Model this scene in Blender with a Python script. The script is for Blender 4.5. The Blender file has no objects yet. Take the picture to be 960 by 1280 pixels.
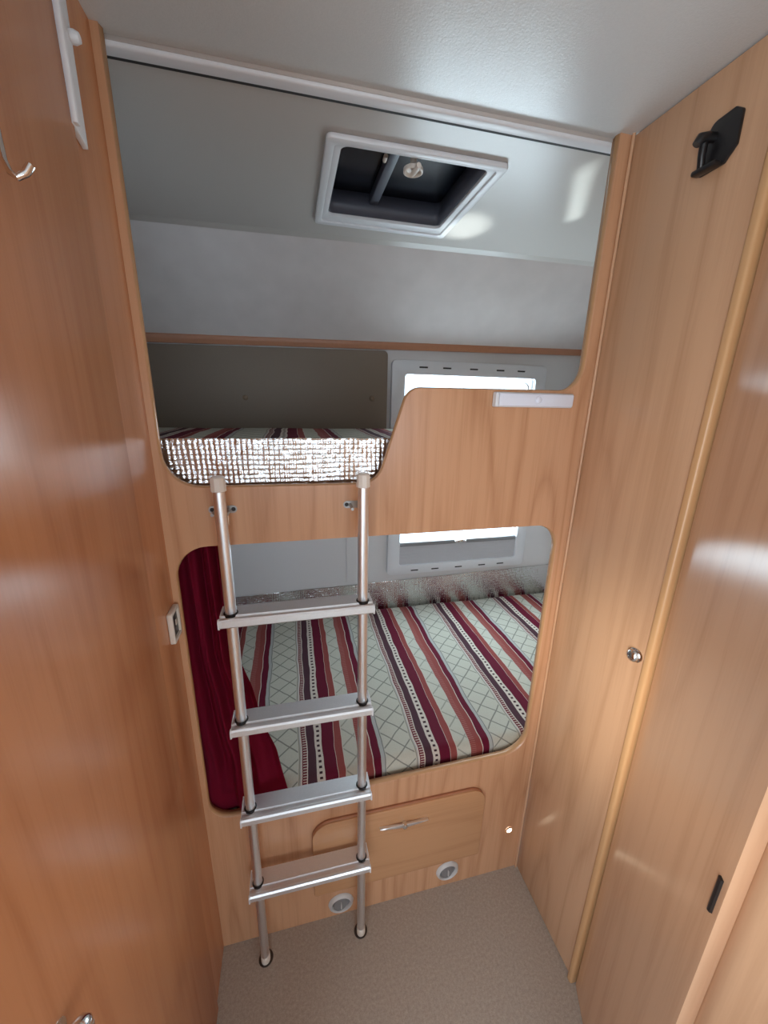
import bpy, bmesh, math, random
from mathutils import Matrix, Vector, noise as mnoise
random.seed(7)
SC = bpy.context.scene
COL = SC.collection
R = math.radians

# ------------------------------------------------------------------ camera
CAM_POS = (0.0, -0.774, 1.4706)
ROT = ((0.9733237761838056, 0.04438267396250578, -0.2251022100452035),
       (-0.22855260218007814, 0.2735646596552718, -0.934305134859276),
       (0.020113049296711358, 0.9608290978314682, 0.27641076319194746))
cd = bpy.data.cameras.new('camera')
cd.sensor_fit = 'VERTICAL'; cd.sensor_height = 24.0
cd.lens = 481.0 / 1280.0 * 24.0
cd.clip_start = 0.01
cam = bpy.data.objects.new('camera', cd); COL.objects.link(cam)
m4 = Matrix(ROT).to_4x4(); m4.translation = Vector(CAM_POS)
cam.matrix_world = m4
SC.camera = cam

# ------------------------------------------------------------------ world + daylight
SC.view_settings.view_transform = 'Standard'
SC.view_settings.look = 'None'
SC.view_settings.gamma = 1.0
SC.view_settings.use_curve_mapping = False
SC.view_settings.exposure = 0.0
w = bpy.data.worlds.new('overcast_sky'); SC.world = w; w.use_nodes = True
bg = w.node_tree.nodes['Background']
bg.inputs[0].default_value = (0.60, 0.80, 1.0, 1)
bg.inputs[1].default_value = 4.5

def area(name, loc, rot, sx, sy, power, col):
    l = bpy.data.lights.new(name, 'AREA'); l.shape = 'RECTANGLE'
    l.size = sx; l.size_y = sy; l.energy = power; l.color = col
    o = bpy.data.objects.new(name, l); COL.objects.link(o)
    o.location = loc; o.rotation_euler = rot
    return o
# daylight entering by the windscreen, the open entrance door and the side window behind the camera
area('windscreen_daylight', (0.33, -3.16, 1.25), (R(90), 0, 0), 1.4, 0.75, 10, (0.93, 0.97, 1.0))
area('entrance_door_daylight', (-0.46, -1.22, 1.15), (0, R(-90), 0), 1.10, 0.60, 11, (1.0, 0.97, 0.94))
area('side_window_daylight', (1.33, -2.2, 1.25), (0, R(90), 0), 0.6, 0.9, 4, (0.93, 0.97, 1.0))
# daylight entering by the rear window behind the bunks
area('rear_window_daylight', (0.78, 0.955, 1.2), (R(-90), 0, 0), 0.60, 0.72, 14, (0.84, 0.93, 1.0))
# added spots outside the rear window, standing in for sun reflected onto the bunk ceiling
def aimed_spot(name, loc, aim, cone, power, col, blend=0.5, radius=0.01):
    l = bpy.data.lights.new(name, 'SPOT'); l.energy = power; l.color = col
    l.spot_size = R(cone); l.spot_blend = blend; l.shadow_soft_size = radius
    o = bpy.data.objects.new(name, l); COL.objects.link(o); o.location = loc
    o.rotation_euler = (Vector(aim) - Vector(loc)).to_track_quat('-Z', 'Y').to_euler()
    return o
# added warm spot that brightens the wardrobe door, in place of ground-bounced sun
aimed_spot('sunlit_ground_bounce', (-0.45, -1.00, 1.22), (0.66, -0.15, 0.84), 27, 62, (1.0, 0.95, 0.82), 1.0, 0.12)
aimed_spot('sun_glint_near_hatch', (0.62, 1.55, 0.60), (0.520, 0.45, 1.96), 5.6, 200, (0.97, 1.0, 1.0), 0.9)
for gx, gy, gc, gp in ((0.652, 0.120, 0.36, 420), (0.674, 0.155, 0.40, 460), (0.697, 0.190, 0.45, 500), (0.721, 0.226, 0.5, 540), (0.746, 0.264, 0.6, 600), (0.772, 0.304, 0.7, 620)):
    aimed_spot('sun_glint_near_wardrobe', (1.02, 2.60, 0.10), (gx, gy, 1.96), gc, gp, (0.90, 0.97, 1.0), 0.9)

# ------------------------------------------------------------------ materials
def newmat(name):
    m = bpy.data.materials.new(name); m.use_nodes = True
    nt = m.node_tree
    return m, nt, nt.nodes['Principled BSDF']
def lk(nt, a, b): nt.links.new(a, b)
def math_n(nt, op, a, b=None, c=None, clamp=False):
    n = nt.nodes.new('ShaderNodeMath'); n.operation = op; n.use_clamp = clamp
    for i, v in enumerate((a, b, c)):
        if v is None: continue
        if isinstance(v, (int, float)): n.inputs[i].default_value = v
        else: lk(nt, v, n.inputs[i])
    return n.outputs[0]
def mixc(nt, fac, a, b, blend='MIX'):
    n = nt.nodes.new('ShaderNodeMix'); n.data_type = 'RGBA'; n.blend_type = blend
    for sock, v in ((n.inputs[0], fac), (n.inputs[6], a), (n.inputs[7], b)):
        if isinstance(v, (int, float)): sock.default_value = v
        elif isinstance(v, tuple): sock.default_value = (*v, 1) if len(v) == 3 else v
        else: lk(nt, v, sock)
    return n.outputs[2]
def noise_n(nt, vec, scale, detail=2, rough=0.5):
    n = nt.nodes.new('ShaderNodeTexNoise'); n.inputs['Scale'].default_value = scale
    n.inputs['Detail'].default_value = detail; n.inputs['Roughness'].default_value = rough
    if vec is not None: lk(nt, vec, n.inputs['Vector'])
    return n.outputs['Fac']
def mapping(nt, vec, scale, loc=(0, 0, 0)):
    n = nt.nodes.new('ShaderNodeMapping'); n.inputs['Scale'].default_value = scale
    n.inputs['Location'].default_value = loc
    lk(nt, vec, n.inputs['Vector']); return n.outputs[0]
def wpos(nt): return nt.nodes.new('ShaderNodeNewGeometry').outputs['Position']
def bump(nt, b, h, strength, dist=0.002):
    n = nt.nodes.new('ShaderNodeBump'); n.inputs['Strength'].default_value = strength
    n.inputs['Distance'].default_value = dist
    lk(nt, h, n.inputs['Height']); lk(nt, n.outputs[0], b.inputs['Normal'])

def plain(name, col, rough=0.5, metal=0.0, spec=0.5, coat=0.0, nbump=0.0, nscale=300, nvar=0.0, emis=None):
    m, nt, b = newmat(name)
    b.inputs['Base Color'].default_value = (*col, 1)
    b.inputs['Roughness'].default_value = rough
    b.inputs['Metallic'].default_value = metal
    b.inputs['Specular IOR Level'].default_value = spec
    b.inputs['Coat Weight'].default_value = coat
    p = wpos(nt)
    f = noise_n(nt, p, nscale, 3)
    if nvar:
        lk(nt, mixc(nt, f, tuple(c * (1 - nvar) for c in col), tuple(min(1, c * (1 + nvar)) for c in col)), b.inputs['Base Color'])
    if nbump: bump(nt, b, f, nbump)
    if emis:
        b.inputs['Emission Color'].default_value = (*emis[0], 1); b.inputs['Emission Strength'].default_value = emis[1]
    return m

def wood(name, light, dark, horizontal=False, rough=0.27, seed=0.0, contour=0.5):
    m, nt, b = newmat(name)
    p = wpos(nt)
    s1, s2 = ((0.5, 3.0, 3.0), (0.035, 1, 1)) if horizontal else ((4.2, 4.2, 0.42), (1, 1, 0.03))
    field = noise_n(nt, mapping(nt, p, s1, (seed, seed * 0.7, seed * 0.3)), 1.35, 2, 0.45)
    ring = math_n(nt, 'PINGPONG', math_n(nt, 'MULTIPLY', field, 17.0), 1.0)
    ring = math_n(nt, 'POWER', ring, 2.2)
    streak = noise_n(nt, mapping(nt, p, s2, (seed, 0, seed)), 55, 4, 0.6)
    fine = noise_n(nt, mapping(nt, p, s2, (0, seed, 0)), 260, 2, 0.6)
    f = math_n(nt, 'ADD', math_n(nt, 'MULTIPLY', ring, contour),
               math_n(nt, 'MULTIPLY', math_n(nt, 'SUBTRACT', streak, 0.5), 1.1))
    f = math_n(nt, 'ADD', f, math_n(nt, 'MULTIPLY', math_n(nt, 'SUBTRACT', fine, 0.5), 0.5), clamp=True)
    lk(nt, mixc(nt, f, light, dark), b.inputs['Base Color'])
    b.inputs['Roughness'].default_value = rough
    b.inputs['Specular IOR Level'].default_value = 0.5
    bump(nt, b, streak, 0.05, 0.001)
    return m

WL, WD = (0.600, 0.325, 0.180), (0.380, 0.170, 0.078)
M = {}
M['wood'] = wood('beech_laminate', WL, WD)
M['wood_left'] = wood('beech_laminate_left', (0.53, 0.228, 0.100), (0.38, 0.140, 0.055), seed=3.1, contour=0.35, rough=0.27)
M['wood_right'] = wood('beech_laminate_door', (0.58, 0.340, 0.197), (0.42, 0.225, 0.118), seed=7.7)
M['wood_door2'] = wood('beech_laminate_gloss', (0.56, 0.325, 0.192), (0.42, 0.222, 0.122), seed=11.3, contour=0.35, rough=0.20)
M['wood_h'] = wood('beech_laminate_horizontal', (0.53, 0.28, 0.14), (0.40, 0.19, 0.085), horizontal=True, seed=1.9, contour=0.35)
M['edge'] = plain('beech_edge', (0.53, 0.29, 0.14), 0.22, nscale=40, nvar=0.08)
M['edge_solid'] = wood('beech_solid_edge', (0.58, 0.330, 0.155), (0.48, 0.250, 0.105), seed=5.0, contour=0.25, rough=0.25)
M['strip_wood'] = plain('red_beech_strip', (0.44, 0.20, 0.11), 0.4, nscale=60, nvar=0.1)
M['ceil'] = plain('ceiling_vinyl', (0.60, 0.61, 0.60), 0.24, nbump=0.12, nscale=420, nvar=0.06)
M['bunkceil'] = plain('bunk_ceiling_vinyl', (0.53, 0.50, 0.465), 0.32, nbump=0.05, nscale=300, nvar=0.03)
M['rearslope'] = plain('rear_vinyl', (0.64, 0.595, 0.575), 0.5, nbump=0.05, nscale=14, nvar=0.09)
M['rearwall'] = plain('rear_wall_vinyl', (0.64, 0.63, 0.63), 0.42, nbump=0.04, nscale=200, nvar=0.03)
M['white'] = plain('white_plastic', (0.74, 0.75, 0.77), 0.35, nscale=50, nvar=0.02)
M['ivory'] = plain('ivory_plastic', (0.72, 0.64, 0.56), 0.4, nscale=50, nvar=0.03)
M['frame'] = plain('window_frame_plastic', (0.68, 0.69, 0.71), 0.38, nscale=50, nvar=0.02)
M['gap'] = plain('dark_gap', (0.03, 0.028, 0.028), 0.7)
M['black'] = plain('black_plastic', (0.012, 0.011, 0.012), 0.3, nscale=80, nvar=0.2)
M['alu'] = plain('brushed_aluminium', (0.84, 0.845, 0.86), 0.38, 1.0, nscale=200, nvar=0.05)
M['alu_tread'] = plain('aluminium_tread', (0.82, 0.83, 0.85), 0.40, 0.85, nscale=300, nvar=0.06)
M['steel'] = plain('bracket_steel', (0.36, 0.34, 0.32), 0.35, 1.0, nscale=200, nvar=0.08)
M['chrome'] = plain('chrome', (0.75, 0.74, 0.73), 0.14, 1.0)
M['foil'] = plain('bubble_foil', (0.74, 0.73, 0.73), 0.20, 1.0, nbump=0.5, nscale=210)
M['curtain'] = plain('burgundy_cloth', (0.26, 0.006, 0.032), 0.85, spec=0.2, nbump=0.3, nscale=700, nvar=0.25)
M['brownboard'] = plain('taupe_board', (0.20, 0.155, 0.115), 0.6, nbump=0.1, nscale=500, nvar=0.12)
M['stud'] = plain('bronze_stud', (0.20, 0.14, 0.09), 0.4, nscale=50, nvar=0.05)
M['blind'] = plain('grey_blind_fabric', (0.50, 0.50, 0.52), 0.7, nscale=300, nvar=0.04)
M['blindrail'] = plain('blind_rail', (0.22, 0.22, 0.23), 0.45, nscale=50, nvar=0.03)
M['shaft'] = plain('hatch_shaft', (0.075, 0.08, 0.105), 0.45, nscale=50, nvar=0.05)
M['tint'] = plain('dark_acrylic', (0.006, 0.008, 0.014), 0.25, nscale=50, nvar=0.05)
M['ventgrey'] = plain('vent_grey', (0.20, 0.19, 0.19), 0.45, nscale=50, nvar=0.04)
M['ventwhite'] = plain('vent_ring', (0.58, 0.55, 0.53), 0.4, nscale=50, nvar=0.03)
M['lampdiff'] = plain('lamp_diffuser', (0.74, 0.76, 0.84), 0.3, nscale=50, nvar=0.02)
M['led'] = plain('lit_led', (1, 0.9, 0.7), 0.4, emis=((1.0, 0.86, 0.62), 9.0))
M['dark_socket'] = plain('floor_socket_rubber', (0.035, 0.022, 0.016), 0.5, nscale=90, nvar=0.1)
M['cabin'] = plain('cabin_wall_vinyl', (0.58, 0.54, 0.48), 0.5, nscale=60, nvar=0.05)

def floor_mat():
    m, nt, b = newmat('speckled_vinyl_floor')
    p = wpos(nt)
    a = noise_n(nt, p, 150, 3, 0.7); c = noise_n(nt, p, 420, 2, 0.7)
    f = math_n(nt, 'ADD', math_n(nt, 'MULTIPLY', a, 0.6), math_n(nt, 'MULTIPLY', c, 0.4))
    f = math_n(nt, 'MULTIPLY_ADD', f, 3.0, -1.0, clamp=True)
    lk(nt, mixc(nt, f, (0.30, 0.245, 0.20), (0.47, 0.40, 0.335)), b.inputs['Base Color'])
    b.inputs['Roughness'].default_value = 0.55
    bump(nt, b, a, 0.15, 0.001)
    return m
M['floor'] = floor_mat()

def glass_mat():
    m, nt, b = newmat('window_acrylic')
    nt.nodes.remove(b)
    t = nt.nodes.new('ShaderNodeBsdfTransparent'); t.inputs[0].default_value = (0.92, 0.96, 0.96, 1)
    g = nt.nodes.new('ShaderNodeBsdfGlossy'); g.inputs['Roughness'].default_value = 0.05
    mx = nt.nodes.new('ShaderNodeMixShader'); mx.inputs[0].default_value = 0.06
    lk(nt, t.outputs[0], mx.inputs[1]); lk(nt, g.outputs[0], mx.inputs[2])
    lk(nt, mx.outputs[0], nt.nodes['Material Output'].inputs[0])
    return m
M['glass'] = glass_mat()

def stripe_fabric(name, x0, P=0.328):
    """woven stripes along the bunk's depth; repeats every P metres across"""
    m, nt, b = newmat(name)
    sp = nt.nodes.new('ShaderNodeSeparateXYZ'); lk(nt, wpos(nt), sp.inputs[0])
    X, Y, Z = sp.outputs
    v = math_n(nt, 'ADD', Y, Z)
    cx = nt.nodes.new('ShaderNodeCombineXYZ')
    lk(nt, math_n(nt, 'MULTIPLY', X, 1.5), cx.inputs[0]); lk(nt, v, cx.inputs[1])
    wob = noise_n(nt, cx.outputs[0], 9, 2)
    xw = math_n(nt, 'ADD', X, math_n(nt, 'MULTIPLY', math_n(nt, 'SUBTRACT', wob, 0.5), 0.014))
    u = math_n(nt, 'FRACT', math_n(nt, 'ADD', math_n(nt, 'DIVIDE', math_n(nt, 'SUBTRACT', xw, x0), P), 8.0))
    CREAM, WARM, GREY = (0.53, 0.52, 0.44), (0.62, 0.57, 0.49), (0.42, 0.42, 0.40)
    BURG, RUST, PURP = (0.125, 0.006, 0.024), (0.27, 0.062, 0.055), (0.075, 0.030, 0.042)
    WHITE = (0.62, 0.55, 0.48)
    stops = [(0.0, WHITE), (0.010, BURG), (0.016, WHITE), (0.020, (0.5, 0.4, 0.36)), (0.050, WHITE), (0.058, PURP), (0.128, WHITE),
             (0.195, BURG), (0.297, WHITE), (0.304, RUST), (0.360, WHITE), (0.367, CREAM), (0.494, RUST),
             (0.604, WHITE), (0.612, BURG), (0.672, GREY)]
    r1 = nt.nodes.new('ShaderNodeValToRGB'); cr = r1.color_ramp; cr.interpolation = 'CONSTANT'
    cr.elements[0].position = 0; cr.elements[0].color = (*stops[0][1], 1)
    cr.elements[1].position = stops[1][0]; cr.elements[1].color = (*stops[1][1], 1)
    for pos, c in stops[2:]:
        e = cr.elements.new(pos); e.color = (*c, 1)
    lk(nt, u, r1.inputs[0])
    col = r1.outputs[0]
    def inside(lo, hi):
        return math_n(nt, 'MULTIPLY', math_n(nt, 'GREATER_THAN', u, lo), math_n(nt, 'LESS_THAN', u, hi))
    # wide cream band after the grey line
    col = mixc(nt, inside(0.712, 0.985), col, CREAM)
    col = mixc(nt, inside(0.706, 0.715), col, (0.22, 0.22, 0.21))
    col = mixc(nt, inside(0.982, 0.990), col, (0.28, 0.25, 0.20))
    # trellis of thin grey lines in both cream bands
    def trellis(cell, lo):
        a = math_n(nt, 'DIVIDE', math_n(nt, 'SUBTRACT', math_n(nt, 'MULTIPLY', u, P), lo * P), cell)
        c = math_n(nt, 'DIVIDE', v, cell)
        out = None
        for s in (1, -1):
            t = math_n(nt, 'FRACT', math_n(nt, 'ADD', math_n(nt, 'MULTIPLY_ADD', c, s, a), 40.0))
            l = math_n(nt, 'LESS_THAN', math_n(nt, 'ABSOLUTE', math_n(nt, 'SUBTRACT', t, 0.5)), 0.042)
            out = l if out is None else math_n(nt, 'MAXIMUM', out, l)
        return out
    LINE = (0.19, 0.19, 0.17)
    col = mixc(nt, math_n(nt, 'MULTIPLY', inside(0.72, 0.975), math_n(nt, 'MULTIPLY', trellis(0.068, 0.70), 0.85)), col, LINE)
    col = mixc(nt, math_n(nt, 'MULTIPLY', inside(0.372, 0.49), math_n(nt, 'MULTIPLY', trellis(0.072, 0.36), 0.6)), col, LINE)
    # ladder ticks, square dots, ribbed rust
    tick = math_n(nt, 'LESS_THAN', math_n(nt, 'FRACT', math_n(nt, 'ADD', math_n(nt, 'DIVIDE', v, 0.0085), 300)), 0.55)
    col = mixc(nt, math_n(nt, 'MULTIPLY', inside(0.018, 0.050), tick), col, (0.14, 0.012, 0.022))
    dot = math_n(nt, 'LESS_THAN', math_n(nt, 'FRACT', math_n(nt, 'ADD', math_n(nt, 'DIVIDE', v, 0.0175), 300)), 0.45)
    col = mixc(nt, math_n(nt, 'MULTIPLY', inside(0.150, 0.176), dot), col, (0.05, 0.022, 0.03))
    rib = math_n(nt, 'LESS_THAN', math_n(nt, 'FRACT', math_n(nt, 'ADD', math_n(nt, 'DIVIDE', v, 0.007), 300)), 0.4)
    col = mixc(nt, math_n(nt, 'MULTIPLY', inside(0.50, 0.55), math_n(nt, 'MULTIPLY', rib, 0.5)), col, (0.42, 0.20, 0.17))
    weave = noise_n(nt, wpos(nt), 240, 3, 0.7)
    col = mixc(nt, math_n(nt, 'MULTIPLY', weave, 0.45), col, (0.55, 0.52, 0.50), 'MULTIPLY')
    lk(nt, col, b.inputs['Base Color'])
    b.inputs['Roughness'].default_value = 0.85; b.inputs['Specular IOR Level'].default_value = 0.2
    bump(nt, b, weave, 0.35, 0.001)
    return m
M['stripe_low'] = stripe_fabric('striped_cover_lower', 0.312)
M['stripe_up'] = stripe_fabric('striped_cover_upper', 0.250)

# ------------------------------------------------------------------ helpers
def props(o, label=None, cat=None, group=None, kind=None):
    if label: o['label'] = label
    if cat: o['category'] = cat
    if group: o['group'] = group
    if kind: o['kind'] = kind
    return o
def thing(name, loc, label, cat, group=None, kind=None):
    o = bpy.data.objects.new(name, None); COL.objects.link(o); o.location = loc
    o.empty_display_size = 0.05
    props(o, label, cat, group, kind); return o
def world_loc(o):
    v = Vector(o.location)
    return v + world_loc(o.parent) if o.parent else v
def link(name, me, mat, parent=None, smooth=False, angle=None):
    """mesh is in world coordinates; give it an origin at its own base"""
    vs = [v.co for v in me.vertices]
    lo = Vector([min(v[i] for v in vs) for i in range(3)]); hi = Vector([max(v[i] for v in vs) for i in range(3)])
    org = Vector(((lo.x + hi.x) / 2, (lo.y + hi.y) / 2, lo.z))
    me.transform(Matrix.Translation(-org))
    me.materials.append(M[mat] if isinstance(mat, str) else mat)
    if smooth:
        for p in me.polygons: p.use_smooth = True
        if angle: me.set_sharp_from_angle(angle=R(angle))
    o = bpy.data.objects.new(name, me); COL.objects.link(o)
    o.location = org
    if parent is not None:
        o.parent = parent; o.location = org - world_loc(parent)
    return o
def from_bm(name, bm, mat, parent=None, smooth=False, angle=None):
    me = bpy.data.meshes.new(name)
    bmesh.ops.recalc_face_normals(bm, faces=bm.faces[:])
    bm.to_mesh(me); bm.free()
    return link(name, me, mat, parent, smooth, angle)
def add_box(bm, x0, x1, y0, y1, z0, z1, bev=0.0, seg=2):
    t = bmesh.new(); bmesh.ops.create_cube(t, size=1)
    for v in t.verts:
        v.co = Vector(((x0 + x1) / 2 + v.co.x * (x1 - x0), (y0 + y1) / 2 + v.co.y * (y1 - y0), (z0 + z1) / 2 + v.co.z * (z1 - z0)))
    if bev: bmesh.ops.bevel(t, geom=t.edges[:], offset=bev, segments=seg, profile=0.5, affect='EDGES')
    me = bpy.data.meshes.new('t'); t.to_mesh(me); t.free(); bm.from_mesh(me); bpy.data.meshes.remove(me)
def box(name, x0, x1, y0, y1, z0, z1, mat, parent=None, bev=0.0, seg=2):
    bm = bmesh.new(); add_box(bm, x0, x1, y0, y1, z0, z1, bev, seg)
    return from_bm(name, bm, mat, parent, smooth=bev > 0, angle=40 if bev else None)
def sweep(bm, pts, rad, n=12, caps=True):
    pts = [Vector(p) for p in pts]
    rads = rad if isinstance(rad, (list, tuple)) else [rad] * len(pts)
    t0 = (pts[1] - pts[0]).normalized()
    up = Vector((0, 0, 1)) if abs(t0.z) < 0.9 else Vector((1, 0, 0))
    nrm = (up - t0 * up.dot(t0)).normalized()
    rings = []
    for i, p in enumerate(pts):
        t = (pts[min(i + 1, len(pts) - 1)] - pts[max(i - 1, 0)]).normalized()
        nrm = (nrm - t * nrm.dot(t)).normalized(); bi = t.cross(nrm)
        rings.append([bm.verts.new(p + (nrm * math.cos(a) + bi * math.sin(a)) * rads[i]) for a in [2 * math.pi * k / n for k in range(n)]])
    for a, b_ in zip(rings, rings[1:]):
        for k in range(n): bm.faces.new((a[k], a[(k + 1) % n], b_[(k + 1) % n], b_[k]))
    if caps:
        bm.faces.new(rings[0][::-1]); bm.faces.new(rings[-1])
def tube(name, pts, rad, mat, parent=None, n=12):
    bm = bmesh.new(); sweep(bm, pts, rad, n)
    return from_bm(name, bm, mat, parent, True, 50)
def lathe(name, prof, center, axis, mat, parent=None, n=32, angle=40):
    """prof: (radius, height) list, turned about axis through center"""
    bm = bmesh.new(); rings = []
    ax = Vector(axis).normalized()
    q = Vector((0, 0, 1)).rotation_difference(ax)
    for r_, h in prof:
        if r_ < 1e-6: rings.append([bm.verts.new(Vector(center) + q @ Vector((0, 0, h)))])
        else: rings.append([bm.verts.new(Vector(center) + q @ Vector((r_ * math.cos(2 * math.pi * k / n), r_ * math.sin(2 * math.pi * k / n), h))) for k in range(n)])
    for a, b_ in zip(rings, rings[1:]):
        if len(a) == 1 and len(b_) == 1: continue
        for k in range(n):
            k2 = (k + 1) % n
            if len(a) == 1: bm.faces.new((a[0], b_[k], b_[k2]))
            elif len(b_) == 1: bm.faces.new((a[k], a[k2], b_[0]))
            else: bm.faces.new((a[k], a[k2], b_[k2], b_[k]))
    return from_bm(name, bm, mat, parent, True, angle)
def arc(cx, cy, r_, a0, a1, n=8):
    return [(cx + r_ * math.cos(R(a0 + (a1 - a0) * i / n)), cy + r_ * math.sin(R(a0 + (a1 - a0) * i / n))) for i in range(n + 1)]
def rrect(x0, x1, y0, y1, r_=0.02, n=6, rs=None):
    a, b_, c, d = rs or (r_,) * 4          # bottom-left, bottom-right, top-right, top-left
    P = []
    for (cx, cy, rr, s) in ((x0 + a, y0 + a, a, 180), (x1 - b_, y0 + b_, b_, 270), (x1 - c, y1 - c, c, 0), (x0 + d, y1 - d, d, 90)):
        P += arc(cx, cy, rr, s, s + 90, n)
    return P
def round_poly(pts, n=7):
    """pts: (x, y, radius); returns the outline with rounded corners"""
    out = []
    L = len(pts)
    for i in range(L):
        p0 = Vector(pts[i - 1][:2]); p1 = Vector(pts[i][:2]); p2 = Vector(pts[(i + 1) % L][:2]); rr = pts[i][2]
        if rr <= 0: out.append(tuple(p1)); continue
        d0 = (p0 - p1).normalized(); d1 = (p2 - p1).normalized()
        ang = d0.angle(d1); tl = rr / math.tan(ang / 2)
        a = p1 + d0 * tl; b_ = p1 + d1 * tl
        c = p1 + (d0 + d1).normalized() * (rr / math.sin(ang / 2))
        a0 = math.atan2(a.y - c.y, a.x - c.x); a1 = math.atan2(b_.y - c.y, b_.x - c.x)
        while a1 - a0 > math.pi: a1 -= 2 * math.pi
        while a1 - a0 < -math.pi: a1 += 2 * math.pi
        out += [(c.x + rr * math.cos(a0 + (a1 - a0) * k / n), c.y + rr * math.sin(a0 + (a1 - a0) * k / n)) for k in range(n + 1)]
    return out
def plate_mesh(name, outer, holes, depth, plane, at, bev=0.0):
    """flat plate with holes. plane XZ: (u,v)->(x,z), front face (towards -y) at y=at, depth towards +y
       plane YZ: (u,v)->(y,z), front at x=at, depth towards sign; plane XY: (u,v)->(x,y), underside at z=at"""
    cu = bpy.data.curves.new('tmp', 'CURVE'); cu.dimensions = '2D'; cu.fill_mode = 'BOTH'
    for loop in [outer] + list(holes):
        s = cu.splines.new('POLY'); s.points.add(len(loop) - 1); s.use_cyclic_u = True
        for p, q in zip(s.points, loop): p.co = (q[0], q[1], 0, 1)
    d = abs(depth)
    cu.extrude = d / 2 - bev
    if bev: cu.bevel_depth = bev; cu.bevel_resolution = 1; cu.offset = -bev
    ob = bpy.data.objects.new('tmp', cu); COL.objects.link(ob)
    dg = bpy.context.evaluated_depsgraph_get(); dg.update()
    me = bpy.data.meshes.new_from_object(ob.evaluated_get(dg))
    bpy.data.objects.remove(ob); bpy.data.curves.remove(cu)
    s = 1 if depth > 0 else -1
    for v in me.vertices:
        u_, v_, w_ = v.co
        if plane == 'XZ': v.co = (u_, at + s * (w_ + d / 2), v_)
        elif plane == 'YZ': v.co = (at + s * (w_ + d / 2), u_, v_)
        else: v.co = (u_, v_, at + s * (w_ + d / 2))
    bm = bmesh.new(); bm.from_mesh(me)
    bmesh.ops.remove_doubles(bm, verts=bm.verts[:], dist=1e-5)
    bmesh.ops.recalc_face_normals(bm, faces=bm.faces[:])
    bm.to_mesh(me); bm.free()
    me.name = name
    return me
def plate(name, outer, holes, depth, plane, at, mat, parent=None, bev=0.0):
    return link(name, plate_mesh(name, outer, holes, depth, plane, at, bev), mat, parent, bev > 0, 35 if bev else None)
def sheet(name, fn, nu, nv, mat, parent=None, thick=0.0):
    bm = bmesh.new()
    g = [[bm.verts.new(fn(i / nu, j / nv)) for i in range(nu + 1)] for j in range(nv + 1)]
    for j in range(nv):
        for i in range(nu): bm.faces.new((g[j][i], g[j][i + 1], g[j + 1][i + 1], g[j + 1][i]))
    if thick: bmesh.ops.solidify(bm, geom=bm.faces[:], thickness=thick)
    return from_bm(name, bm, mat, parent, True)

# ------------------------------------------------------------------ the setting
X0, X1 = -0.247, 0.66          # passage between the two side walls, at the bunk front
BL, BR, BY = -0.60, 1.32, 0.87 # bunk space behind the front
ZC, ZB = 1.968, 1.963          # passage ceiling, bunk ceiling
def struct(o, label, cat): return props(o, label, cat, kind='structure')
struct(box('floor', -0.95, 1.35, -3.2, 0.0, -0.04, 0.0, 'floor'), 'beige speckled vinyl floor of the narrow passage', 'floor')
struct(box('ceiling', -0.95, 1.35, -3.2, 0.018, ZC, ZC + 0.04, 'ceil'), 'glossy pale grey ceiling above the passage', 'ceiling')
HX0, HX1, HY0, HY1 = 0.122, 0.446, 0.160, 0.470
struct(plate('ceiling', [(BL, 0.019), (BR, 0.019), (BR, 0.66), (BL, 0.66)], [[(HX0, HY0), (HX0, HY1), (HX1, HY1), (HX1, HY0)]], 0.04, 'XY', ZB, 'bunkceil'),
       'pale grey bunk ceiling with the roof hatch opening', 'ceiling')
# rear sloping panel between ceiling and wooden rail
bm = bmesh.new()
def zr(x): return 1.676 + (x + 0.494) / 1.84 * 0.034      # the rail climbs slightly to the right
prev = None
for i in range(25):
    fx = i / 24; x = BL + (BR - BL) * fx; yb = 0.655 - 0.065 * fx
    pr = [(yb, ZB + 0.002), (BY, zr(x) - 0.02), (BY + 0.05, zr(x) - 0.02), (BY + 0.05, ZB + 0.03), (yb, ZB + 0.03)]
    cur = [bm.verts.new((x, y, z)) for y, z in pr]
    if prev:
        for k in range(len(cur)):
            bm.faces.new((prev[k], prev[(k + 1) % len(cur)], cur[(k + 1) % len(cur)], cur[k]))
        if i == 24: bm.faces.new(cur[::-1])
    else: bm.faces.new(cur)
    prev = cur
struct(from_bm('wall_rear', bm, 'rearslope', smooth=True, angle=15), 'sloping mottled grey panel under the bunk ceiling', 'wall')
WX0, WX1, WZ0, WZ1 = 0.470, 1.085, 0.716, 1.582
struct(plate('wall_rear', [(BL, 0.0), (BR, 0.0), (BR, 1.72), (BL, 1.72)], [rrect(WX0, WX1, WZ0, WZ1, 0.012)], 0.06, 'XZ', BY, 'rearwall'),
       'pale grey rear wall behind both bunks, around the window', 'wall')
struct(box('wall_left', BL - 0.03, BL, 0.0, BY + 0.05, 0.0, ZC, 'rearwall'), 'grey wall at the left end of the bunks', 'wall')
struct(box('wall_right', BR, BR + 0.03, 0.0, BY + 0.05, 0.0, ZC, 'rearwall'), 'pale grey wall at the right end of the bunks', 'wall')
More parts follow.
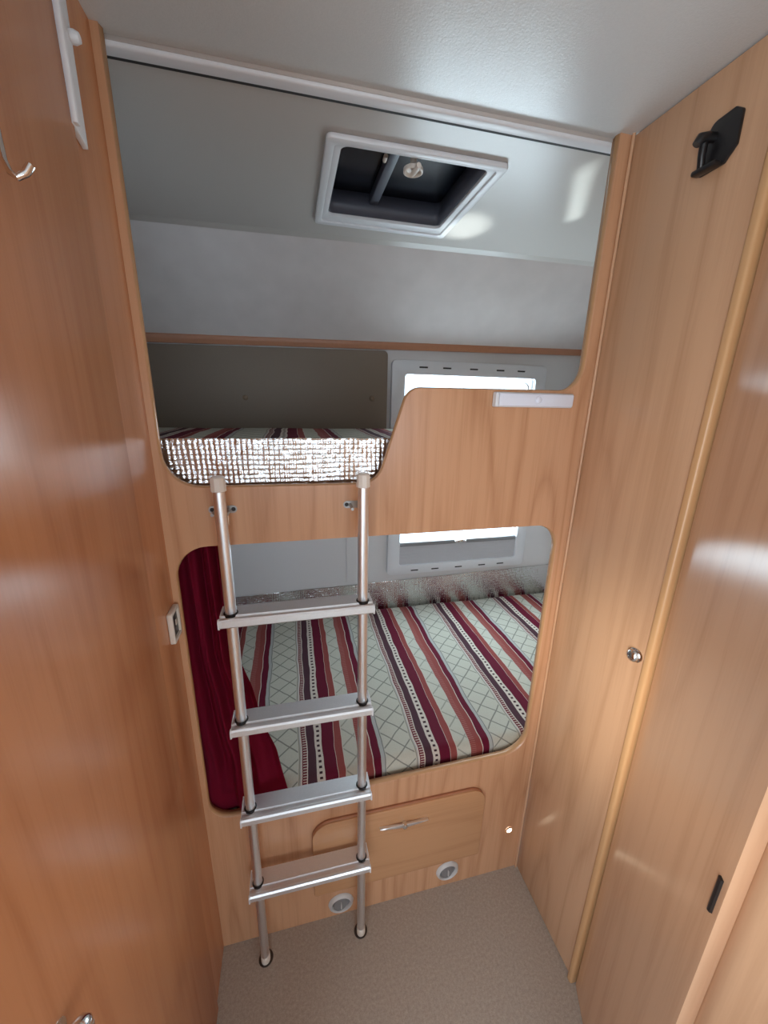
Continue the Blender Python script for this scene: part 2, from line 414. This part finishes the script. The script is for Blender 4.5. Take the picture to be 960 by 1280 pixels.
# wooden rail, white joint strip
bm = bmesh.new()
for xa, xb in ((BL, BR),):
    pr = [(BY - 0.022, -0.005), (BY - 0.024, 0.004), (BY - 0.020, 0.012), (BY, 0.014), (BY, -0.020), (BY - 0.016, -0.020)]
    A = [bm.verts.new((xa, y, zr(xa) + z)) for y, z in pr]; B_ = [bm.verts.new((xb, y, zr(xb) + z)) for y, z in pr]
    for k in range(len(pr)): bm.faces.new((A[k], A[(k + 1) % len(pr)], B_[(k + 1) % len(pr)], B_[k]))
    bm.faces.new(A); bm.faces.new(B_[::-1])
struct(from_bm('trim_1', bm, 'strip_wood'), 'reddish wooden rail along the rear wall above the window', 'trim')
t = thing('trim_2', (0.2, 0.03, 1.957), 'off-white rounded joint strip across the ceiling', 'trim', kind='structure')
box('joint_cover', BL + 0.3, X1 + 0.1, 0.0205, 0.0440, 1.9570, ZC, 'white', t, 0.004, 3)
box('shadow_gap', BL + 0.3, X1 + 0.1, 0.0440, 0.0530, 1.9605, ZC, 'gap', t)
bm = bmesh.new()
va = [bm.verts.new(p) for p in ((BL, 0.636, ZB), (BR, 0.571, ZB), (BR, 0.593, ZB - 0.007), (BL, 0.658, ZB - 0.007), (BL, 0.666, ZB), (BR, 0.601, ZB))]
bm.faces.new((va[0], va[1], va[2], va[3])); bm.faces.new((va[3], va[2], va[5], va[4])); bm.faces.new((va[0], va[4], va[5], va[1])); bm.faces.new((va[0], va[3], va[4])); bm.faces.new((va[1], va[5], va[2]))
struct(from_bm('trim_3', bm, 'bunkceil'), 'thin grey cover strip where ceiling meets the sloping panel', 'trim')

# left side: fixed strip and door leaf
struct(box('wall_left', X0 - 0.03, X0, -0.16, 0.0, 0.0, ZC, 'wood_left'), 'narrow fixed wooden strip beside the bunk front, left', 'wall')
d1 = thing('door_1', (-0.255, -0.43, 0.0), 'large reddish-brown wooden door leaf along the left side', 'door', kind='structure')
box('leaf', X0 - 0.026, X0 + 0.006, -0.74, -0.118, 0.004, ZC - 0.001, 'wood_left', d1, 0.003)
kn = lathe('knob', [(0, 0.030), (0.009, 0.029), (0.014, 0.025), (0.0155, 0.018), (0.012, 0.011), (0.008, 0.006), (0.010, 0.002), (0.017, 0.001), (0.017, 0)], (X0 + 0.0055, -0.503, 0.884), (1, 0, 0), 'chrome', d1)
# right side: round-edged panel towards the camera, door 2 between
bm = bmesh.new()
add_box(bm, 0.520, 0.60, -1.15, -0.552, 0.0, ZC, 0.030, 6)
for v in bm.verts: v.co.z = 0.0 if v.co.z < 0.03 else (ZC if v.co.z > ZC - 0.03 else v.co.z)
struct(from_bm('wall_right', bm, 'wood_right', smooth=True, angle=40), 'pale wooden panel with thick rounded edge, nearest on the right', 'wall')
# the second door's bow and angle are shaped so it mirrors the rear window
DA0 = R(22.7); DK = R(40.5); DR = 1.0 / DK
def on_door(t, d, z):
    a = DA0 + DK * t
    return (0.6635 + DR * (math.cos(a) - math.cos(DA0)) - math.cos(a) * d, -0.2815 - DR * (math.sin(a) - math.sin(DA0)) + math.sin(a) * d, z)
def door_box(name, t0, t1, d0, d1, z0, z1, mat, parent, n=16):
    bm = bmesh.new(); prev = None
    for k in range(n + 1):
        t_ = t0 + (t1 - t0) * k / n; e = 0.0015 if k in (0, n) else 0.0     # eased ends
        cur = [bm.verts.new(on_door(t_, d, z)) for d, z in ((d0, z0), (d1 - e, z0), (d1 - e, z1), (d0, z1))]
        if prev:
            for q in range(4): bm.faces.new((prev[q], prev[(q + 1) % 4], cur[(q + 1) % 4], cur[q]))
        if k in (0, n): bm.faces.new(cur)
        prev = cur
    return from_bm(name, bm, mat, parent, True, 40)
d2 = thing('door_2', (0.60, -0.41, 0.0), 'glossy bowed wooden door set at an angle beside the rounded panel, right', 'door', kind='structure')
lf = door_box('leaf', 0.0, 0.3010, -0.022, 0.0, 0.004, ZC - 0.002, 'wood_door2', d2)
props(door_box('hinge', 0.2850, 0.2920, -0.001, 0.004, 0.814, 0.876, 'black', d2, 3), 'black hinge')

# living area behind the camera: walls with windows
def win_wall(name, plane, at, depth, a0, a1, win, label):
    o = plate(name, [(a0, 0), (a1, 0), (a1, ZC), (a0, ZC)], [rrect(*win, 0.05)], depth, plane, at, 'cabin')
    struct(o, label, 'wall')
win_wall('wall_left', 'YZ', -0.48, -0.04, -3.2, 0.0, (-1.53, -0.91, 0.24, 1.72), 'cream wall of the living area with the entrance door opening, left')
win_wall('wall_right', 'YZ', 1.35, 0.04, -3.2, 0.0, (-2.65, -1.75, 0.95, 1.55), 'cream wall of the living area with window, right')
win_wall('wall_front', 'XZ', -3.2, -0.04, -0.48, 1.35, (-0.40, 1.05, 0.87, 1.63), 'front wall of the living area with windscreen')
struct(box('wall_left', -0.48, X0 - 0.03, -0.74, -0.71, 0, ZC, 'cabin'), 'short partition beside the wooden door, behind the camera', 'wall')
struct(box('wall_right', 0.60, 1.35, -1.15, -1.12, 0, ZC, 'cabin'), 'short partition beside the rounded panel, behind the camera', 'wall')

# ------------------------------------------------------------------ bunk bed
bed = thing('bunk_bed', (0.2, 0.3, 0.0), 'built-in wooden bunk bed with two rounded openings in its front', 'bunk bed')
low = round_poly([(-0.237, 0.466, 0.055), (0.632, 0.484, 0.075), (0.630, 1.190, 0.060), (-0.237, 1.187, 0.065)], 8)
FX0, FX1, FZ0, FZ1 = 0.006, 0.508, 0.124, 0.391
upper = [(X0, ZC, 0), (-0.236, ZC, 0), (-0.236, 1.306, 0.066), (0.172, 1.303, 0.050), (0.233, 1.497, 0.035), (0.634, 1.500, 0.055), (0.632, ZC, 0), (X1, ZC, 0)]
up_line = round_poly(upper, 8)
outer = [(X1, 0.0)] + up_line[::-1] + [(X0, 0.0)]
plate('front_panel', outer, [low], 0.020, 'XZ', 0.0, 'wood', bed)
def bead(name, loop, closed, rad, y):
    bm = bmesh.new(); L = len(loop); loop2 = []
    for i in range(L):                       # sink the bead into the panel edge
        a = Vector(loop[i - 1] if (i or closed) else loop[0]); c = Vector(loop[(i + 1) % L] if (i < L - 1 or closed) else loop[-1])
        d = (c - a).normalized(); loop2.append((loop[i][0] + d.y * 0.0072, loop[i][1] - d.x * 0.0072))
    pts = [(u, y, v) for u, v in loop2]
    if closed:
        pts = pts + pts[:2]
        sweep(bm, pts, rad, 10, False)
    else: sweep(bm, pts, rad, 10)
    return from_bm(name, bm, 'edge', bed, True)
bead('edge_beading', low, True, 0.0098, 0.0097)
bead('edge_beading', [p for p in up_line if p[1] < ZC - 0.0 or True][1:-1], False, 0.0098, 0.0097)
box('bunk_board', BL + 0.005, BR - 0.005, 0.021, BY - 0.03, 1.192, 1.210, 'rearwall', bed)
box('bunk_base', BL + 0.005, BR - 0.005, 0.021, BY - 0.002, 0.330, 0.348, 'wood_h', bed)
FR = (0.008, 0.008, 0.046, 0.050)
flap = plate('storage_flap', rrect(FX0, FX1, FZ0, FZ1, n=10, rs=FR), [], 0.0060, 'XZ', -0.0145, 'wood_h', bed, 0.0024)
plate('edge_band', rrect(FX0 + 0.0004, FX1 - 0.0004, FZ0 + 0.0004, FZ1 - 0.0004, n=10, rs=FR), [], 0.0095, 'XZ', -0.0096, 'strip_wood', flap)
# bow handle of the flap
bm = bmesh.new()
N = 20; rings = []
for i in range(N + 1):
    s = -1 + 2 * i / N; x = 0.259 + s * 0.070
    hz = 0.0010 + 0.0055 * (1 - abs(s)) ** 0.8; yy = -0.0205 - 0.003 * (1 - s * s); th = 0.0035
    zc_ = 0.336 - 0.002 * s - 0.004 * (s * s) * 0
    rings.append([bm.verts.new((x, yy + dy, zc_ + dz)) for dy, dz in ((-th, 0), (-th * 0.6, hz), (th * 0.6, hz * 0.8), (th + 0.004, 0), (th * 0.6, -hz * 0.8), (-th * 0.6, -hz))])
for a, b_ in zip(rings, rings[1:]):
    for k in range(6): bm.faces.new((a[k], a[(k + 1) % 6], b_[(k + 1) % 6], b_[k]))
bm.faces.new(rings[0]); bm.faces.new(rings[-1][::-1])
props(from_bm('handle', bm, 'alu', flap, True, 50), 'slim chrome bow handle')
lathe('lock_button', [(0, 0.004), (0.003, 0.004), (0.0065, 0.003), (0.0072, 0.0), (0.0072, -0.012)], (0.259, -0.0270, 0.336), (0, -1, 0), 'chrome', flap, 20)

# mattresses
def mattress(name, x0, x1, y0, y1, z0, z1, mat, label, r_=0.028, puff=0.004, seed=0):
    bm = bmesh.new()
    nx, ny = 150, 70
    def prof(t):
        return t
    sec = []                                    # cross-section front bottom -> top -> back bottom
    sec.append((y0 + 0.006, z0))
    sec += [(y0, z0 + 0.02), (y0 - 0.002, (z0 + z1) / 2)]
    for k in range(9):
        a = R(180 - 90 * k / 8); sec.append((y0 + r_ + r_ * math.cos(a), z1 - r_ + r_ * math.sin(a)))
    for k in range(1, 40): sec.append((y0 + r_ + (y1 - y0 - 2 * r_) * k / 40, z1))
    for k in range(9):
        a = R(90 - 90 * k / 8); sec.append((y1 - r_ + r_ * math.cos(a), z1 - r_ + r_ * math.sin(a)))
    sec += [(y1, z0 + 0.02), (y1 - 0.006, z0)]
    rows = []
    for i in range(nx + 1):
        x = x0 + (x1 - x0) * i / nx
        row = []
        for (y, z) in sec:
            d = mnoise.noise(Vector((x * 3.5 + seed, y * 3.5, 0.3))) * puff
            top = max(0.0, (z - (z0 + z1) / 2) / ((z1 - z0) / 2))
            row.append(bm.verts.new((x, y + (d * 0.6 if y < y0 + 0.02 else 0), z + d * top)))
        rows.append(row)
    for a, b_ in zip(rows, rows[1:]):
        for k in range(len(sec) - 1): bm.faces.new((a[k], a[k + 1], b_[k + 1], b_[k]))
        bm.faces.new((a[-1], a[0], b_[0], b_[-1]))
    bm.faces.new(rows[0]); bm.faces.new(rows[-1][::-1])
    return props(from_bm(name, bm, mat, None, True, 60), label, 'mattress')
mattress('bunk_mattress', BL + 0.01, BR - 0.01, 0.033, BY - 0.012, 0.349, 0.506, 'stripe_low', 'burgundy, rust and cream striped mattress on the lower bunk', 0.03, 0.006, 1)
mattress('bunk_mattress', BL + 0.01, BR - 0.01, 0.044, BY - 0.035, 1.211, 1.362, 'stripe_up', 'striped mattress on the upper bunk, behind the shiny foil sheet', 0.03, 0.004, 5)

# quilted bubble foil
def foil(name, x0, x1, z0, z1f, y, pitch, amp, label, step, wave):
    nu = int((x1 - x0) / step); nv = int((z1f(0.0) - z0) / step)
    def fn(a, b_):
        x = x0 + (x1 - x0) * a; z = z0 + (z1f(a) - z0) * b_
        r_ = (z / pitch); row = math.floor(r_)
        q = x / pitch + 0.30 * mnoise.noise(Vector((x * 14, z * 14, 1)))
        px = abs(math.sin(math.pi * q)); pz = abs(math.sin(math.pi * (r_ + 0.30 * mnoise.noise(Vector((x * 13, z * 13, 7))))))
        d = amp * (px * pz) ** 0.6
        jit = mnoise.noise(Vector((math.floor(q) * 3.3, row * 2.7, 4.0)))
        d += amp * 0.9 * jit * px * pz
        wv = wave * mnoise.noise(Vector((x * 5, z * 6, 2))) + wave * 0.5 * mnoise.noise(Vector((x * 17, z * 14, 5)))
        zz = z + (0.0015 * mnoise.noise(Vector((x * 30, 0, 3))) if b_ > 0.97 else 0)
        return (x, y - d + wv, zz)
    return props(sheet(name, fn, nu, nv, 'foil', None), label, 'insulation foil')
foil('insulation_foil', -0.50, 0.62, 1.2115, lambda a: 1.3955, 0.0320, 0.0098, 0.0021, 'crinkled silver bubble foil sheet along the upper mattress front', 0.0024, 0.0040)
foil('insulation_foil', BL + 0.02, BR - 0.006, 0.452, lambda a: 0.618 + 0.036 * a, BY - 0.004, 0.0095, 0.0022, 'silver bubble foil strip along the wall behind the lower mattress', 0.0030, 0.002)

# burgundy curtain gathered in the lower opening
def lerp_tab(tab, t):
    for (a, va), (b_, vb) in zip(tab, tab[1:]):
        if t <= b_:
            f = (t - a) / (b_ - a); f = f * f * (3 - 2 * f) * 0.3 + f * 0.7
            return va + (vb - va) * f
    return tab[-1][1]
def curtain(a, b_):
    # b_: 0 top .. 1 hem ; a: 0 left .. 1 right
    over = max(0.0, min(1.0, (a - 0.36) / 0.10)); over = over * over * (3 - 2 * over)   # 1 where it spills over the rim
    hem = 0.462 - 0.012 * over + 0.14 * max(0.0, a - 0.74)
    z = 1.196 + (hem - 1.196) * b_
    xr = lerp_tab([(0, -0.156), (0.40, -0.142), (0.56, -0.114), (0.68, -0.102), (0.84, -0.070), (1.0, -0.038)], b_)
    xl = -0.262 + 0.012 * b_ ** 3
    x = xl + (xr - xl) * a
    ph = 2 * math.pi * (3.4 * a + 0.22 * math.sin(2.2 * b_ + 1)) + 0.6
    A = 0.0160 * (1 - 0.40 * b_)
    y = 0.050 + A * math.sin(ph) + 0.004 * math.sin(2.3 * ph + b_ * 5)
    if z < 0.62:
        t = min(1.0, (0.62 - z) / 0.125); t = t * t * (3 - 2 * t)
        yrim = (-0.0100 + 0.003 * math.sin(ph)) * over + (0.0262 + 0.002 * math.sin(ph)) * (1 - over)
        y = y + (yrim - y) * t
    return (x, y, z)
props(sheet('bunk_curtain', curtain, 110, 90, 'curtain', None, 0.0012), 'dark burgundy curtain gathered at the left of the lower bunk', 'curtain')

# padded board on the rear wall of the upper bunk
bd = thing('head_board', (-0.1, BY - 0.012, 1.345), 'dark taupe board with two studs behind the upper bunk', 'board')
plate('board', round_poly([(BL + 0.005, 1.345, 0), (0.396, 1.345, 0), (0.396, 1.668, 0.018), (BL + 0.005, 1.650, 0)]), [], 0.014, 'XZ', BY - 0.0145, 'brownboard', bd, 0.003)
for sx, sz in ((-0.167, 1.474), (0.331, 1.481)):
    lathe('stud', [(0, 0.006), (0.005, 0.0055), (0.009, 0.003), (0.0105, 0)], (sx, BY - 0.0145, sz), (0, -1, 0), 'stud', bd, 16)
box('trim_4', 0.222, 0.230, BY - 0.004, BY + 0.001, 0.66, 1.19, 'rearwall')
struct(bpy.data.objects['trim_4'], 'thin vertical seam strip on the wall behind the lower bunk', 'trim')

# ------------------------------------------------------------------ rear window with cassette blind
wn = thing('window_1', (0.775, BY, 0.67), 'rear window with grey plastic blind frame, behind both bunks', 'window', kind='structure')
fr = plate('window_frame', rrect(0.413, 1.135, 0.672, 1.637, 0.022), [rrect(WX0 + 0.002, WX1 - 0.002, WZ0 + 0.002, WZ1 - 0.002, 0.012)], 0.018, 'XZ', BY - 0.018, 'frame', wn, 0.004)
for zz in (1.610, 0.690):
    for sx in (0.549, 0.654, 0.777, 0.903, 1.005):
        box('slot', sx - 0.019, sx + 0.019, BY - 0.0192, BY - 0.010, zz - 0.0035, zz + 0.0035, 'gap', fr, 0.002)
box('window_pane', WX0 + 0.003, WX1 - 0.003, BY + 0.034, BY + 0.038, WZ0 + 0.003, WZ1 - 0.003, 'glass', wn)
bl = box('roller_blind', WX0 + 0.0005, WX1 - 0.0005, BY - 0.008, BY - 0.005, WZ0 - 0.001, 0.818, 'blind', wn)
for k in range(6):
    zz = 0.727 + k * 0.0165
    box('pleat', WX0 + 0.006, WX1 - 0.006, BY - 0.0095, BY - 0.0078, zz, zz + 0.0016, 'blind', bl)
rl = box('blind_rail', WX0 + 0.005, WX1 - 0.005, BY - 0.013, BY + 0.002, 0.812, 0.831, 'blindrail', wn, 0.002)
box('rail_clip', 0.748, 0.808, BY - 0.024, BY - 0.012, 0.819, 0.831, 'alu', rl, 0.003)
box('rail_clip', 0.760, 0.797, BY - 0.029, BY - 0.020, 0.823, 0.836, 'chrome', rl, 0.003)
bm = bmesh.new()
sweep(bm, [(1.045, BY + 0.026, 1.566), (1.060, BY + 0.018, 1.560), (1.068, BY + 0.014, 1.548), (1.070, BY + 0.014, 1.525)], 0.006, 10)
props(from_bm('window_catch', bm, 'alu', wn, True), 'small grey window catch')

# ------------------------------------------------------------------ roof hatch
rh = thing('roof_hatch', (0.283, 0.33, 1.935), 'square roof hatch with pale frame and dark tinted lid above the bunk', 'roof hatch')
plate('frame', rrect(0.090, 0.478, 0.130, 0.520, 0.012), [rrect(0.108, 0.460, 0.150, 0.500, 0.012)], 0.011, 'XY', ZB - 0.011, 'white', rh, 0.004)
plate('inner_frame', rrect(0.106, 0.462, 0.148, 0.502, 0.012), [rrect(HX0 + 0.001, HX1 - 0.001, HY0 + 0.001, HY1 - 0.001, 0.016)], 0.010, 'XY', ZB - 0.006, 'white', rh, 0.003)
ZS = ZB + 0.052
plate('shaft', rrect(HX0, HX1, HY0, HY1, 0.016), [rrect(HX0 + 0.003, HX1 - 0.003, HY0 + 0.003, HY1 - 0.003, 0.015)], 0.055, 'XY', ZB + 0.002, 'shaft', rh)
plate('lid', rrect(HX0 - 0.02, HX1 + 0.02, HY0 - 0.02, HY1 + 0.02, 0.03), [], 0.012, 'XY', ZS + 0.005, 'tint', rh, 0.003)
box('cross_bar', 0.238, 0.262, HY0 + 0.004, HY1 - 0.004, ZS - 0.022, ZS + 0.003, 'shaft', rh, 0.004)
kb = lathe('latch_knob', [(0.004, -0.006), (0.014, -0.007), (0.0185, -0.012), (0.0215, -0.011), (0.0215, -0.004), (0.015, 0.0), (0.007, 0.003), (0.006, 0.055)], (0.283, 0.196, ZB - 0.002), (0, 0, 1), 'ivory', rh, 24)
tube('knob_tab', [(0.283, 0.200, ZB - 0.014), (0.2845, 0.184, ZB - 0.015), (0.286, 0.164, ZB - 0.014)], [0.0050, 0.0058, 0.0055], 'ivory', kb, 12)
tube('stay_catch', [(0.232, 0.24, ZS - 0.02), (0.232, 0.255, ZS - 0.022)], 0.005, 'ivory', rh, 8)

# ------------------------------------------------------------------ wardrobe on the right
wr = thing('wardrobe', (0.68, -0.13, 0.0), 'tall wooden wardrobe with narrow door at the right of the bunk', 'wardrobe')
wd = box('door', 0.661, 0.681, -0.2625, -0.0040, 0.004, ZC - 0.002, 'wood_right', wr, 0.002)
box('carcass', 0.682, 1.31, -0.487, -0.002, 0.0, ZC - 0.001, 'wood_right', wr)
bm = bmesh.new(); sweep(bm, [(0.658, -0.0045, 0.0), (0.658, -0.0045, 1.0), (0.658, -0.0045, ZC)], 0.0032, 10)
from_bm('corner_bead', bm, 'wood_right', wr, True, 50)
box('edge_strip', 0.651, 0.681, -0.2790, -0.2630, 0.0, ZC - 0.001, 'edge_solid', wr, 0.0055, 3)
for zz in (1.805, 1.005):
    box('hinge', 0.657, 0.6645, -0.0065, -0.0025, zz - 0.027, zz + 0.027, 'black', wd, 0.001)
props(lathe('knob', [(0, 0.016), (0.006, 0.0155), (0.0115, 0.0125), (0.0135, 0.008), (0.0115, 0.004), (0.0145, 0.0025), (0.0155, 0.0)], (0.6613, -0.240, 0.986), (-1, 0, 0), 'chrome', wd, 24), 'round chrome push knob')

lt = thing('door_latch', (0.659, -0.186, 1.825), 'black plastic latch plate high on the wardrobe door', 'latch')
plate('plate', round_poly([(-0.203, 1.897, 0.004), (-0.215, 1.888, 0.004), (-0.216, 1.846, 0.004), (-0.201, 1.828, 0.004), (-0.160, 1.826, 0.006), (-0.157, 1.868, 0.022), (-0.172, 1.894, 0.012)], 5), [], -0.006, 'YZ', 0.661, 'black', lt, 0.002)
tube('hook', [(0.658, -0.178, 1.872), (0.645, -0.176, 1.872), (0.634, -0.174, 1.869), (0.630, -0.172, 1.862)], [0.007, 0.007, 0.008, 0.006], 'black', lt, 14)
tube('hook_bar', [(0.643, -0.173, 1.868), (0.645, -0.172, 1.848), (0.650, -0.170, 1.832)], [0.006, 0.0055, 0.005], 'black', lt, 12)
box('latch_foot', 0.642, 0.657, -0.199, -0.160, 1.826, 1.834, 'black', lt, 0.003)

# ------------------------------------------------------------------ ladder
lad = thing('bunk_ladder', (0.0, -0.055, 0.0), 'aluminium ladder with four flat rungs leaning at the bunk front', 'ladder')
LX, LY = 0.131, -0.055
stile_pts = {}
for s in (-1, 1):
    st = tube('stile', [(s * LX, LY, 0.012), (s * LX, LY, 0.6), (s * LX, LY, 1.325)], 0.0108, 'alu', lad, 20)
    lathe('end_cap', [(0, 0.0265), (0.010, 0.0265), (0.0128, 0.024), (0.0136, 0.0), (0.0118, -0.001)], (s * LX, LY, 1.311), (0, 0, 1), 'ivory', st, 10, 30)
    lathe('foot', [(0, 0.0), (0.0100, 0.0), (0.0122, 0.003), (0.0122, 0.024), (0.0112, 0.026), (0.0105, 0.027)], (s * LX, LY, 0.0022), (0, 0, 1), 'ivory', st, 18)
RP = [(-0.026, 0.001), (-0.027, 0.004), (-0.064, 0.004), (-0.066, 0.0005), (-0.0765, 0.0005), (-0.0785, 0.006), (-0.081, 0.0075), (-0.085, 0.0070), (-0.088, 0.0035),
      (-0.0882, -0.008), (-0.086, -0.0105), (-0.082, -0.0105), (-0.0805, -0.006), (-0.028, -0.003)]
def extr(name, prof, xa, xb, z, mat, parent):
    bm = bmesh.new()
    A = [bm.verts.new((xa, y, z + q)) for y, q in prof]; B_ = [bm.verts.new((xb, y, z + q)) for y, q in prof]
    for k in range(len(prof)): bm.faces.new((A[k], A[(k + 1) % len(prof)], B_[(k + 1) % len(prof)], B_[k]))
    bm.faces.new(A[::-1]); bm.faces.new(B_)
    return from_bm(name, bm, mat, parent, True, 35)
for z in (1.062, 0.805, 0.554, 0.304):
    rg = extr('rung', RP, -0.1475, 0.1475, z, 'alu_tread', lad)
    for s in (-1, 1):
        cap = [((y + 0.055) * 1.05 - 0.055, q * 1.15) for y, q in RP]
        extr('rung_cap', cap, s * 0.1476, s * 0.1505, z, 'white', rg)
        lathe('grommet', [(0.0110, 0.006), (0.0135, 0.0055), (0.0140, 0.004), (0.0140, -0.004), (0.0110, -0.005)], (s * LX, LY, z), (0, 0, 1), 'black', rg, 20)
for s, nm in ((-1, 'left'), (1, 'right')):
    rs = lathe('ladder_socket', [(0.0125, 0.0012), (0.0130, 0.0045), (0.0175, 0.0040), (0.0190, 0.0), (0.0, 0.0), (0.0, 0.0010), (0.0125, 0.0012)], (s * LX, LY + 0.005, 0.0), (0, 0, 1), 'dark_socket', None, 28)
    props(rs, 'dark round floor socket under the ladder\'s %s foot' % nm, 'socket', 'floor sockets of the ladder')
    bx = s * LX - 0.006 * (1 if s > 0 else -1) * (1 if s > 0 else -0.9)
    br = thing('ladder_bracket', (bx, 0.0, 1.25), 'small metal bracket with two screws behind the %s ladder stile' % nm, 'bracket', 'ladder brackets on the bunk front')
    plate('plate', rrect(bx - 0.026, bx + 0.026, 1.2545, 1.2695, 0.0072), [], 0.002, 'XZ', -0.0022, 'steel', br)
    for q in (-1, 1):
        lathe('screw', [(0, 0.0016), (0.003, 0.0016), (0.0042, 0.0), (0.0042, -0.001)], (bx + q * 0.0195, -0.0022, 1.262), (0, -1, 0), 'black', br, 14)
        tube('arm', [(bx + q * 0.012, -0.002, 1.262), (bx + q * 0.0125, -0.022, 1.262), (bx + q * 0.0128, -0.040, 1.262)], 0.0032, 'steel', br, 10)
    tube('pin', [(bx + 0.011, -0.020, 1.262), (bx + 0.011, -0.021, 1.246), (bx + 0.011, -0.021, 1.236)], [0.0025, 0.0025, 0.0015], 'chrome', br, 8)

# ------------------------------------------------------------------ small fittings
lp = thing('bar_light', (0.513, -0.008, 1.463), 'slim white battery bar light on the bunk front', 'light')
box('housing', 0.4165, 0.608, -0.010, -0.0005, 1.464, 1.4945, 'white', lp, 0.003)
box('diffuser', 0.425, 0.604, -0.0165, -0.009, 1.466, 1.4925, 'lampdiff', lp, 0.003)
box('end_cap', 0.4165, 0.4245, -0.0165, -0.009, 1.465, 1.4935, 'white', lp, 0.002)
lathe('sensor', [(0, 0.0028), (0.004, 0.0026), (0.0072, 0.001), (0.0085, 0.0016), (0.0092, 0.0)], (0.518, -0.0163, 1.480), (0, -1, 0), 'lampdiff', lp, 20)

for vx, vz, lab in ((0.081, 0.0505, 'round white heating vent beside the right ladder foot'), (0.414, 0.0650, 'round white heating vent right of the storage flap handle')):
    v = thing('air_vent', (vx, -0.004, vz - 0.036), lab, 'vent', 'heating vents at floor level')
    lathe('ring', [(0.0260, 0.0005), (0.0265, 0.0075), (0.0290, 0.0095), (0.0345, 0.0065), (0.0370, 0.0005)], (vx, 0.0, vz), (0, -1, 0), 'ventwhite', v, 40, 60)
    lathe('grille', [(0, 0.0008), (0.0262, 0.0008)], (vx, 0.0, vz), (0, -1, 0), 'ventgrey', v, 32)
    fl = lathe('damper', [(0, 0.0018), (0.019, 0.0016), (0.0205, 0.0)], (vx - 0.002, -0.0060, vz + 0.002), (0.15, -1, 0.18), 'ventgrey', v, 28)
    box('damper_tab', vx - 0.0015, vx + 0.0015, -0.0125, -0.006, vz - 0.010, vz + 0.010, 'ventwhite', v, 0.0007)

cl = thing('courtesy_light', (0.615, -0.003, 0.166), 'tiny lit courtesy light low on the bunk front', 'light')  # small emissive disc in a chrome ring
lathe('bezel', [(0.0088, 0.0035), (0.0104, 0.0030), (0.0114, 0.0005)], (0.615, 0.0, 0.174), (0, -1, 0), 'chrome', cl, 24)
lathe('lens', [(0, 0.0052), (0.005, 0.0046), (0.0088, 0.0024), (0.0088, 0.0005)], (0.615, 0.0, 0.174), (0, -1, 0), 'led', cl, 20)

sw = thing('wall_switch', (-0.243, -0.038, 1.0), 'white wall switch frame with black rocker beside the curtain', 'switch')
plate('frame', rrect(-0.052, -0.004, 1.006, 1.072, 0.005), [rrect(-0.045, -0.010, 1.014, 1.064, 0.003)], 0.010, 'YZ', X0, 'ivory', sw, 0.002)
box('rocker', X0 + 0.0002, X0 + 0.006, -0.045, -0.010, 1.014, 1.064, 'black', sw, 0.001)
box('rocker_dot', X0 + 0.006, X0 + 0.0075, -0.026, -0.018, 1.034, 1.046, 'ivory', sw, 0.0005)

hk = thing('coat_hook', (X0 + 0.008, -0.30, 1.645), 'small chrome coat hook on the left door', 'hook')
lathe('base', [(0, 0.006), (0.007, 0.0055), (0.010, 0.003), (0.011, 0.0)], (X0 + 0.006, -0.298, 1.706), (1, 0, 0), 'chrome', hk, 20)
tube('prong', [(-0.239, -0.302, 1.703), (-0.232, -0.306, 1.690), (-0.229, -0.311, 1.674), (-0.225, -0.318, 1.659), (-0.220, -0.323, 1.649), (-0.214, -0.325, 1.645), (-0.209, -0.322, 1.650), (-0.206, -0.319, 1.657)],
     [0.003, 0.003, 0.0027, 0.0025, 0.0025, 0.0026, 0.003, 0.0034], 'chrome', hk, 12)

gd = thing('door_guide', (X0 + 0.010, -0.10, 1.775), 'white plastic guide profile at the top of the left door', 'guide')
plate('channel', [(-0.126, 1.786), (-0.092, 1.776), (-0.088, ZC - 0.002), (-0.126, ZC - 0.002)], [], 0.007, 'YZ', X0 + 0.0005, 'white', gd, 0.001)
box('lip', X0 + 0.0065, X0 + 0.013, -0.128, -0.118, 1.786, ZC - 0.002, 'white', gd, 0.002)
tube('peg', [(X0 + 0.006, -0.092, 1.889), (X0 + 0.012, -0.092, 1.889), (X0 + 0.017, -0.092, 1.889)], [0.007, 0.007, 0.005], 'white', gd, 14)
